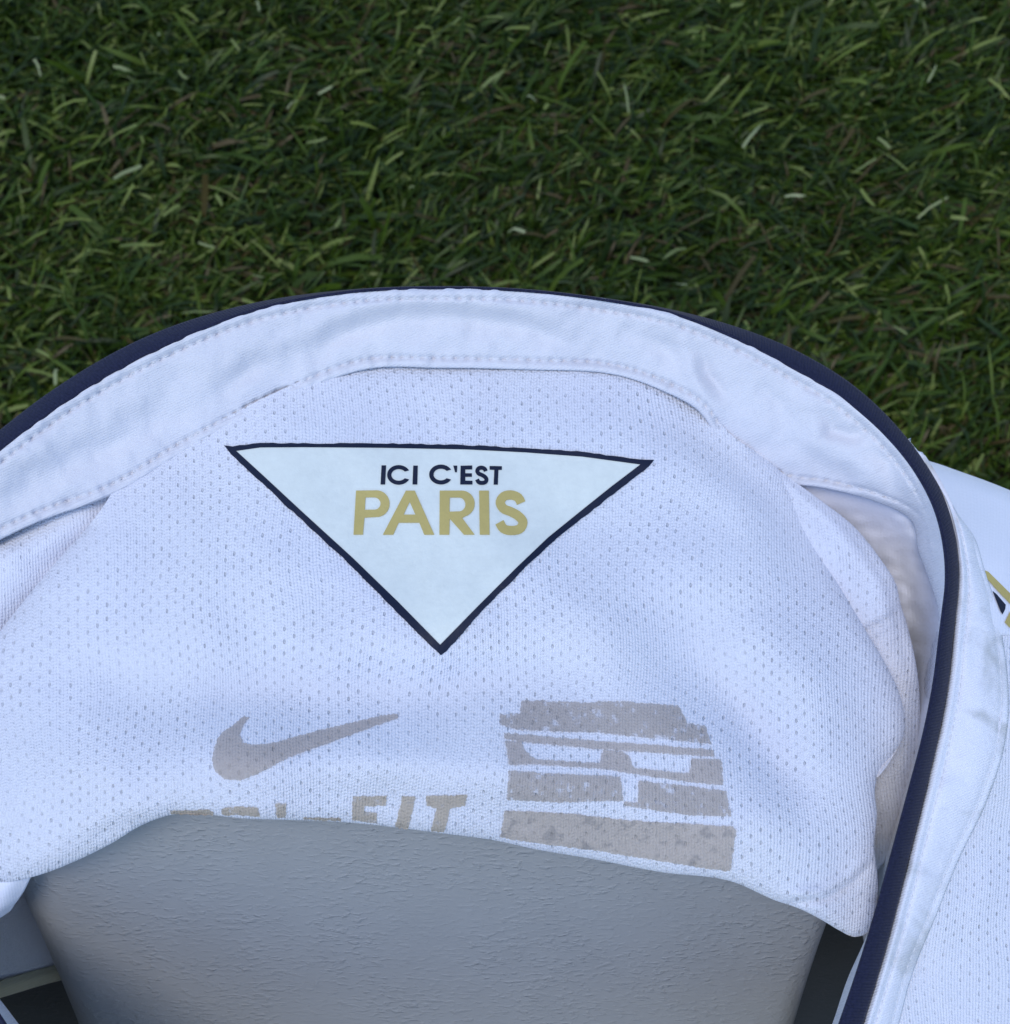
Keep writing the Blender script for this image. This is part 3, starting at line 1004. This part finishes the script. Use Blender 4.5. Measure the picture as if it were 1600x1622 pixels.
def edge_fall(px, py, E, r):
    e = seg_dist(px, py, E)
    q = np.clip(1 - e / r, 0, 1)
    return r * (1 - np.sqrt(np.maximum(1 - q * q, 0))) * 0.00013
def panel_D(px, py):
    px, py = np.asarray(px, float), np.asarray(py, float)
    d = panel_tps(px, py)
    R_ = lambda pts, s, a: 1.7 * ridge(px, py, pts, s, a)
    d = d + R_([(1010, 640), (1110, 690), (1220, 780), (1290, 880)], 22, 0.0013)
    d = d + R_([(960, 655), (1060, 710), (1180, 800), (1260, 900)], 30, -0.0010)
    d = d + R_([(330, 690), (250, 780), (160, 900), (60, 1010)], 30, -0.0012)
    d = d + R_([(420, 640), (370, 690), (320, 780)], 22, 0.0006)
    d = d + R_([(1060, 1000), (1180, 1130), (1270, 1260), (1290, 1370)], 34, 0.0036)
    d = d + R_([(120, 1140), (400, 1108), (700, 1096), (980, 1062)], 42, 0.0034)
    d = d + R_([(300, 1220), (520, 1205), (760, 1225), (1000, 1270)], 34, -0.0018)
    d = d + R_([(870, 900), (960, 1010), (1040, 1130)], 38, -0.0013)
    d = d + R_([(960, 880), (1060, 1000), (1110, 1110)], 36, 0.0012)
    d = d + R_([(980, 1110), (1130, 1200), (1190, 1300)], 36, -0.0012)
    d = d + R_([(30, 1010), (180, 1060), (330, 1050)], 50, 0.0026)
    d = d + R_([(1180, 960), (1290, 1100), (1340, 1230)], 34, -0.0010)
    d = d + R_([(1240, 1432), (1310, 1424), (1350, 1400), (1386, 1362)], 4.5, 0.0008)
    d = d + R_([(1240, 1420), (1305, 1412), (1345, 1389), (1380, 1352)], 7, -0.0008)
    d = d + R_([(-40, 1390), (60, 1350), (170, 1300), (260, 1262)], 26, -0.0018)
    d = d + R_([(120, 1340), (200, 1305), (265, 1300)], 12, 0.0010)
    d = d + 0.0016 * vnoise(px / 190 + 2, py / 170 + 8) + 0.0006 * vnoise(px / 75, py / 75) + 0.00012 * vnoise(px / 26, py / 26)
    d = d + edge_fall(px, py, EDGE_BOT, 26) + edge_fall(px, py, EDGE_SIDE, 26) + edge_fall(px, py, EDGE_LEFT, 34)
    return d
def clustered(n, lo=True, hi=True):
    x = np.linspace(0, 1, n)
    a = x
    if hi:
        a = 1 - (1 - a) ** 1.35 * (1) if not lo else a
    if lo and hi:
        a = 0.5 - 0.5 * np.cos(np.pi * x)
        a = 0.45 * a + 0.55 * x
    return a
ns, nt = 300, 200
s_, t_ = clustered(ns), clustered(nt, False, True)
Tc, Bc = spline(T_E, s_), spline(B_E, s_)
Lc, Rc = spline(L_E, t_), spline(R_E, t_)
S, Tt = s_[None, :, None], t_[:, None, None]
G = ((1 - Tt) * Tc[None] + Tt * Bc[None] + (1 - S) * Lc[:, None] + S * Rc[:, None]
     - ((1 - S) * (1 - Tt) * Tc[0] + S * (1 - Tt) * Tc[-1] + (1 - S) * Tt * Bc[0] + S * Tt * Bc[-1]))
px, py = G[..., 0], G[..., 1]
dd = panel_D(px, py)
# carry the cloth on under its folded edges
cen = np.array([650, 1000])
def tuck(px, py, dd, axis):
    out = []
    for k in range(1, 6):
        a = k / 5
        if axis == 'b':
            q = px[-1], py[-1] - 46 * (1 - math.cos(a * 1.5)), dd[-1] + 0.0075 * a
        elif axis == 'r':
            q = px[:, -1] - 46 * (1 - math.cos(a * 1.5)), py[:, -1], dd[:, -1] + 0.013 * a
        else:
            q = px[:, 0] + 50 * (1 - math.cos(a * 1.5)), py[:, 0] + 12 * a, dd[:, 0] + 0.012 * a
        out.append(q)
    return out
tb = tuck(px, py, dd, 'b')
px = np.concatenate([px] + [q[0][None] for q in tb])
py = np.concatenate([py] + [q[1][None] for q in tb])
dd = np.concatenate([dd] + [q[2][None] for q in tb])
tr_ = tuck(px, py, dd, 'r')
tl_ = tuck(px, py, dd, 'l')
px = np.concatenate([q[0][:, None] for q in tl_[::-1]] + [px] + [q[0][:, None] for q in tr_], 1)
py = np.concatenate([q[1][:, None] for q in tl_[::-1]] + [py] + [q[1][:, None] for q in tr_], 1)
dd = np.concatenate([q[2][:, None] for q in tl_[::-1]] + [dd] + [q[2][:, None] for q in tr_], 1)
# cloth coordinates: unfolded over the rounded lower edge
uu = px.copy()
vv = py.copy()
vv[nt:] = vv[nt - 1] + np.arange(1, 6)[:, None] * 14
back = grid_mesh('back_panel', W(px, py, dd), np.stack([uu, vv], -1), M_knit, SH, 0)
# seam ridge at the lower right corner
# hem line of the fold (fine cord)
def cord(name, pts, Dfun, rad, mat, parent, eps=0.0002, n=60):
    c = spline(pts, n)
    d = Dfun(c[:, 0], c[:, 1]) if c.shape[1] == 2 else c[:, 2]
    V, F = tube(W(c[:, 0], c[:, 1], d - eps), rad, 7)
    me = bpy.data.meshes.new(name)
    me.from_pydata(V.tolist(), [], F)
    me.uv_layers.new(name='UVMap')
    return link(name, me, mat, parent)

# ---- prints on the back panel
Z6 = lambda pts: [(330 + a * 0.45625, 680 + b * 0.45625) for a, b in pts]
Z8 = lambda pts: [(540 + a * 0.2, 720 + b * 0.2) for a, b in pts]
Z3 = lambda pts: [(a * 0.4375, 1000 + b * 0.4375) for a, b in pts]
Z4 = lambda pts: [(700 + a * 0.34375, 1000 + b * 0.34375) for a, b in pts]
ZF = lambda pts: [(220 + a * 0.3625, 1230 + b * 0.3625) for a, b in pts]
def dense(pts, step=10):
    out = []
    for i in range(len(pts)):
        a, b = np.array(pts[i]), np.array(pts[(i + 1) % len(pts)])
        k = max(1, int(np.hypot(*(b - a)) / step))
        out += [tuple(a + (b - a) * j / k) for j in range(k)]
    return out
tri_out = [(55, 55), (85, 59), (180, 47), (330, 49), (600, 48), (900, 55), (1100, 65), (1300, 78), (1440, 97), (1510, 107), (1548, 105), (1530, 130), (1420, 214), (1310, 300), (1200, 385),
           (1090, 490), (950, 630), (830, 768), (808, 785), (790, 770), (640, 620), (480, 458), (310, 302), (170, 172), (80, 88)]
tri_in = [(97, 75), (180, 63), (330, 62), (600, 64), (900, 70), (1100, 80), (1300, 95), (1500, 122), (1400, 198), (1300, 278), (1180, 375), (1070, 480), (930, 620), (805, 748),
          (660, 600), (500, 445), (330, 290), (190, 160)]
rr = random.Random(3)
def ragged(pts, a):
    return [(x + rr.uniform(-a, a), y + rr.uniform(-a, a)) for x, y in pts]
print_mesh('print_border', [ragged(dense(Z6(tri_out), 9), 0.8), Z6(tri_in)], panel_D, 0.00035, M_border, back)
print_mesh('print_field', [Z6([(805 + (x - 805) * 1.006, 280 + (y - 280) * 1.012) for x, y in tri_in])], panel_D, 0.00022, M_field, back)

def arc(cx, cy, rx, ry, a0, a1, n=16):
    return [(cx + rx * math.cos(math.radians(a0 + (a1 - a0) * i / n)), cy - ry * math.sin(math.radians(a0 + (a1 - a0) * i / n))) for i in range(n + 1)]
def ribbon(pts, w, n=48):
    c = spline(pts, n)
    t = np.gradient(c, axis=0)
    t /= np.linalg.norm(t, axis=1)[:, None]
    nn = np.stack([-t[:, 1], t[:, 0]], -1) * w / 2
    return [tuple(p) for p in c + nn] + [tuple(p) for p in (c - nn)[::-1]]
def letter_C(cx, cy, rx, ry, w, a=30):
    return arc(cx, cy, rx, ry, a, 360 - a, 30) + arc(cx, cy, rx - w * 1.05, ry - w, 360 - a * 1.3, a * 1.3, 30)
BIG_S = [(1428, 384), (1408, 345), (1350, 320), (1290, 332), (1262, 378), (1284, 424), (1345, 452), (1400, 482), (1442, 535), (1424, 582), (1355, 601), (1288, 586), (1256, 536)]
small_S = [(1060 + (x - 1212) * 110 / 271, 88 + (y - 283) * 152 / 355) for x, y in BIG_S]
P_out = [(120, 285)] + arc(283, 389, 103, 106, 90, -80, 18) + [(187, 500), (175, 635), (100, 635)]
P_in = [(195, 340), (250, 339)] + arc(262, 388, 52, 49, 80, -80, 12) + [(190, 437)]
R_out = [(783, 285)] + arc(957, 389, 103, 104, 90, -75, 18) + [(962, 503), (1060, 635), (975, 635), (862, 508), (858, 635), (780, 635)]
R_in = [(862, 340), (925, 340)] + arc(934, 395, 52, 55, 80, -80, 12) + [(860, 452)]
A_out = [(515, 285), (585, 285), (740, 635), (660, 635), (622, 540), (458, 540), (414, 635), (332, 635)]
A_in = [(545, 375), (590, 475), (497, 475)]
I_out = [(1095, 285), (1172, 285), (1178, 635), (1100, 635)]
gold = [[P_out, P_in], [A_out, A_in], [R_out, R_in], [I_out], [ribbon(BIG_S, 73)]]
for g in gold:
    print_mesh('letter', [Z8(o_) for o_ in g], panel_D, 0.00042, M_gold, back, 9)
navy = [[(322, 85), (358, 85), (350, 237), (314, 237)], letter_C(458, 161, 92, 78, 32, 27), [(573, 87), (609, 87), (605, 237), (567, 237)],
        letter_C(792, 158, 93, 79, 33, 30), [(890, 87), (922, 87), (919, 140), (904, 140)],
        [(948, 88), (1040, 86), (1040, 118), (985, 118), (985, 148), (1038, 148), (1038, 176), (985, 176), (985, 206), (1042, 207), (1042, 237), (945, 237)],
        ribbon(small_S, 32), [(1178, 90), (1275, 92), (1275, 121), (1248, 121), (1243, 238), (1210, 238), (1215, 121), (1178, 120)]]
for g in navy:
    print_mesh('letter', [Z8(g)], panel_D, 0.00042, M_border, back, 9)

tick = [(1440, 298), (1441, 313), (1330, 352), (1200, 400), (1050, 455), (930, 518), (865, 541), (812, 535), (780, 510), (768, 470), (775, 420), (798, 370), (845, 338), (884, 306), (902, 310),
        (884, 338), (868, 372), (880, 400), (920, 411), (980, 405), (1100, 372), (1250, 335), (1380, 304)]
print_mesh('tick_logo', [ragged(dense(Z3(tick), 2.4), 1.1)], panel_D, 0.00028, M_taupe, back)
blocks = [
    (M_taupe_text, [(365, 320), (480, 318), (680, 330), (715, 322), (850, 322), (920, 332), (1090, 340), (1135, 425), (1215, 435), (1242, 518), (1100, 505), (720, 468), (350, 455), (272, 430), (265, 378), (362, 378)]),
    (M_taupe, [(285, 466), (700, 503), (1255, 545), (1258, 577), (1150, 572), (840, 550), (700, 540), (400, 512), (290, 496)]),
    (M_taupe, [(292, 503), (370, 508), (385, 548), (430, 588), (730, 608), (742, 548), (835, 554), (868, 582), (885, 630), (1140, 655), (1152, 584), (1288, 590), (1300, 712), (1100, 690), (880, 657), (740, 634), (420, 612), (308, 615)]),
    (M_taupe_text, [(308, 640), (600, 660), (822, 668), (838, 782), (560, 790), (300, 778)]),
    (M_taupe_text, [(908, 690), (1150, 715), (1310, 735), (1335, 852), (1150, 850), (840, 805), (842, 786), (905, 790)]),
    (M_taupe_spot, [(290, 825), (600, 842), (860, 872), (1340, 900), (1356, 920), (1330, 1108), (1180, 1088), (1000, 1058), (700, 1010), (420, 975), (268, 950)])]
for mt, ol in blocks:
    print_mesh('care_print', [ragged(dense(Z4(ol), 2.4), 1.2)], panel_D, 0.00028, mt, back)
frags = [[(135, 148), (300, 146), (330, 158), (325, 172), (140, 164)], [(365, 140), (430, 132), (520, 136), (530, 176), (450, 172), (360, 168)],
         [(598, 116), (645, 118), (640, 182), (600, 180)], [(720, 180), (885, 182), (885, 196), (720, 190)],
         [(935, 90), (1085, 85), (1080, 126), (985, 132), (985, 152), (1040, 162), (1040, 206), (930, 190)],
         [(1152, 86), (1210, 86), (1178, 232), (1120, 222)],
         [(1255, 86), (1435, 82), (1425, 130), (1362, 140), (1335, 244), (1275, 240), (1300, 140), (1260, 130)]]
for f in frags:
    print_mesh('faded_letter', [ragged(dense(ZF(f), 2.4), 1.1)], panel_D, 0.00028, M_tan, back, 8)

# ---- second fold of the back panel at the right, with its hem
def fold_disp(px, py):
    hem = [(1330, 1020), (1375, 996), (1402, 982), (1427, 962)]
    return (0.0012 * vnoise(px / 60 + 7, py / 80) + 0.0004 * vnoise(px / 25, py / 25)
            + ridge(px, py, hem, 3.2, 0.0014) + ridge(px, py, [(x, y - 9) for x, y in hem], 6, -0.0008))
fr = [[(1120, 690, .358), (1180, 712, .357), (1215, 732, .357), (1237, 748, .359), (1230, 745, .364)],
      [(1180, 790, .353), (1250, 790, .3515), (1285, 790, .3525), (1302, 794, .356), (1292, 794, .363)],
      [(1220, 860, .351), (1310, 845, .348), (1340, 838, .3495), (1353, 834, .354), (1342, 836, .363)],
      [(1270, 930, .350), (1350, 905, .346), (1380, 890, .3475), (1391, 880, .352), (1380, 882, .362)],
      [(1300, 990, .349), (1370, 955, .345), (1408, 940, .346), (1421, 930, .351), (1408, 932, .362)],
      [(1320, 1030, .349), (1380, 990, .3455), (1415, 972, .3465), (1427, 958, .351), (1412, 962, .362)],
      [(1330, 1050, .350), (1385, 1012, .347), (1420, 990, .348), (1434, 980, .352), (1420, 982, .362)],
      [(1350, 1120, .350), (1410, 1090, .347), (1440, 1085, .348), (1455, 1078, .352), (1440, 1082, .363)],
      [(1360, 1190, .350), (1415, 1170, .347), (1444, 1155, .348), (1458, 1140, .353), (1442, 1150, .364)],
      [(1350, 1280, .352), (1405, 1250, .349), (1434, 1235, .351), (1449, 1218, .356), (1435, 1225, .367)],
      [(1330, 1380, .356), (1385, 1340, .353), (1412, 1320, .355), (1430, 1300, .360), (1415, 1310, .371)],
      [(1310, 1430, .364), (1350, 1405, .362), (1384, 1385, .364), (1404, 1362, .368), (1392, 1372, .378)]]
fold = patch('side_fold', fr, 110, 60, M_knit_fine, SH, fold_disp)

# ---- inside of the front: shadowed lining beyond the fold
def lining_disp(px, py):
    m = np.exp(-((py - 940) / 110) ** 2)
    return (0.0018 * vnoise(px / 70 + 1, py / 60) + m * (0.0012 * vnoise(px / 34 + 4, py / 14) + 0.0006 * vnoise(px / 16, py / 11)))
lin = [[(1080, 690, .362), (1160, 705, .361), (1240, 740, .358), (1330, 768, .358), (1445, 812, .3575)],
       [(1150, 800, .366), (1220, 810, .364), (1320, 810, .361), (1400, 820, .3595), (1466, 850, .358)],
       [(1200, 950, .376), (1300, 930, .374), (1380, 910, .370), (1440, 905, .364), (1487, 915, .356)],
       [(1250, 1060, .378), (1340, 1030, .375), (1410, 1010, .370), (1460, 1000, .362), (1494, 1000, .3475)],
       [(1280, 1180, .380), (1350, 1150, .376), (1410, 1120, .370), (1450, 1100, .360), (1484, 1090, .3445)],
       [(1300, 1300, .387), (1345, 1280, .381), (1390, 1260, .373), (1422, 1250, .360), (1446, 1244, .341)],
       [(1350, 1420, .395), (1362, 1410, .390), (1384, 1390, .380), (1400, 1375, .364), (1416, 1355, .339)],
       [(1372, 1530, .405), (1374, 1520, .397), (1376, 1512, .386), (1378, 1502, .366), (1380, 1490, .336)],
       [(1335, 1660, .420), (1335, 1650, .408), (1334, 1642, .392), (1334, 1636, .368), (1334, 1630, .335)]]
lin = [lin[0]] + [[(x, y, d + 0.003 * (1 - (i / 4) ** 4) * (1 if k < 5 else 0.6)) for i, (x, y, d) in enumerate(r_)] for k, r_ in enumerate(lin[1:])]
patch('front_lining', lin, 150, 80, M_smooth, SH, lining_disp)
# ---- left: cloth behind the bulge, lower corner, lining with cream tape
lf = [[(-160, 950, .3565), (-60, 880, .356), (0, 848, .356), (60, 820, .356), (180, 780, .3565)],
      [(-150, 1000, .354), (-60, 930, .353), (0, 900, .3525), (70, 860, .3535), (190, 800, .3585)],
      [(-140, 1060, .354), (-50, 990, .353), (10, 950, .3535), (80, 900, .3560), (200, 830, .362)],
      [(-130, 1140, .360), (-30, 1060, .360), (40, 1010, .361), (110, 950, .363), (220, 880, .368)]]
patch('side_fold', lf, 60, 90, M_smooth_eyelet, SH, lambda x, y: 0.0009 * vnoise(x / 60 + 3, y / 40 + 2))
cn = [[(-220, 1330, .345), (-130, 1345, .341), (-40, 1372, .338), (20, 1378, .337), (60, 1372, .338)],
      [(-225, 1390, .341), (-130, 1398, .337), (-30, 1398, .3345), (20, 1394, .3345), (50, 1388, .337)],
      [(-230, 1440, .341), (-130, 1440, .337), (-35, 1430, .3345), (5, 1425, .335), (38, 1412, .338)],
      [(-230, 1490, .344), (-130, 1490, .340), (-40, 1462, .338), (-5, 1450, .339), (24, 1432, .341)],
      [(-228, 1510, .350), (-130, 1508, .347), (-42, 1474, .344), (-10, 1460, .345), (14, 1444, .346)],
      [(-224, 1500, .358), (-130, 1496, .356), (-44, 1464, .353), (-14, 1450, .353), (8, 1436, .353)]]
patch('hanging_fold', cn, 60, 70, M_smooth, SH, lambda x, y: 0.0006 * vnoise(x / 50, y / 30))
ll = [[(-260, 1330, .385), (-120, 1340, .385), (0, 1350, .386), (70, 1350, .388), (150, 1350, .392)],
      [(-240, 1430, .389), (-120, 1430, .389), (0, 1430, .390), (70, 1425, .392), (150, 1415, .396)],
      [(-220, 1540, .394), (-120, 1530, .394), (0, 1510, .395), (70, 1495, .397), (150, 1480, .401)],
      [(-200, 1600, .397), (-120, 1590, .397), (0, 1557, .398), (70, 1537, .400), (150, 1520, .404)]]
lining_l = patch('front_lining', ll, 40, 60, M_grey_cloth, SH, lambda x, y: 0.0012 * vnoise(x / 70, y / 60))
tp = [[(-200, 1596, .3955), (-120, 1586, .3955), (0, 1553, .3965), (70, 1533, .3985), (150, 1516, .4025)],
      [(-200, 1608, .395), (-120, 1600, .395), (0, 1567, .396), (70, 1547, .398), (150, 1528, .402)],
      [(-200, 1622, .397), (-120, 1612, .397), (0, 1581, .398), (70, 1560, .400), (150, 1540, .404)]]
patch('hem_tape', tp, 10, 50, M_cream, lining_l)

# ---- outer back of the shirt, hanging behind the chair from the collar
sel = np.where((np.arange(NS) > NS // 10) & (rim_all[:, 1] < 1250))[0]
sel = sel[::7]
base = W(pip_out[sel, 0], pip_out[sel, 1], pip_d[sel])
cx_ = base.mean(0)
rows = []
for k in range(30):
    s = k / 29
    out = base - cx_
    out[:, 2] = 0
    ln = np.linalg.norm(out, axis=1)[:, None] + 1e-6
    fl = 0.010 * math.sin(min(s * 3, 1) * math.pi / 2) + 0.012 * s
    drop = 0.27 * s
    q = base + out / ln * (fl * 0.25 + 0.006 * s * np.sin(np.linspace(0, 40, len(sel)))[:, None])
    q = q.copy()
    q[:, 2] -= 0.002 + drop
    rows.append(q)
rows = np.array(rows)
uvd = np.stack(np.broadcast_arrays(np.linspace(0, 2200, len(sel))[None], np.linspace(0, 1900, 30)[:, None]), -1)
grid_mesh('back_drape', rows, uvd, M_knit_fine, SH)

# parts were built in place: keep them there under the shirt's base
for o in [c for c in shirt.children]:
    o.matrix_parent_inverse = shirt.matrix_basis.inverted()
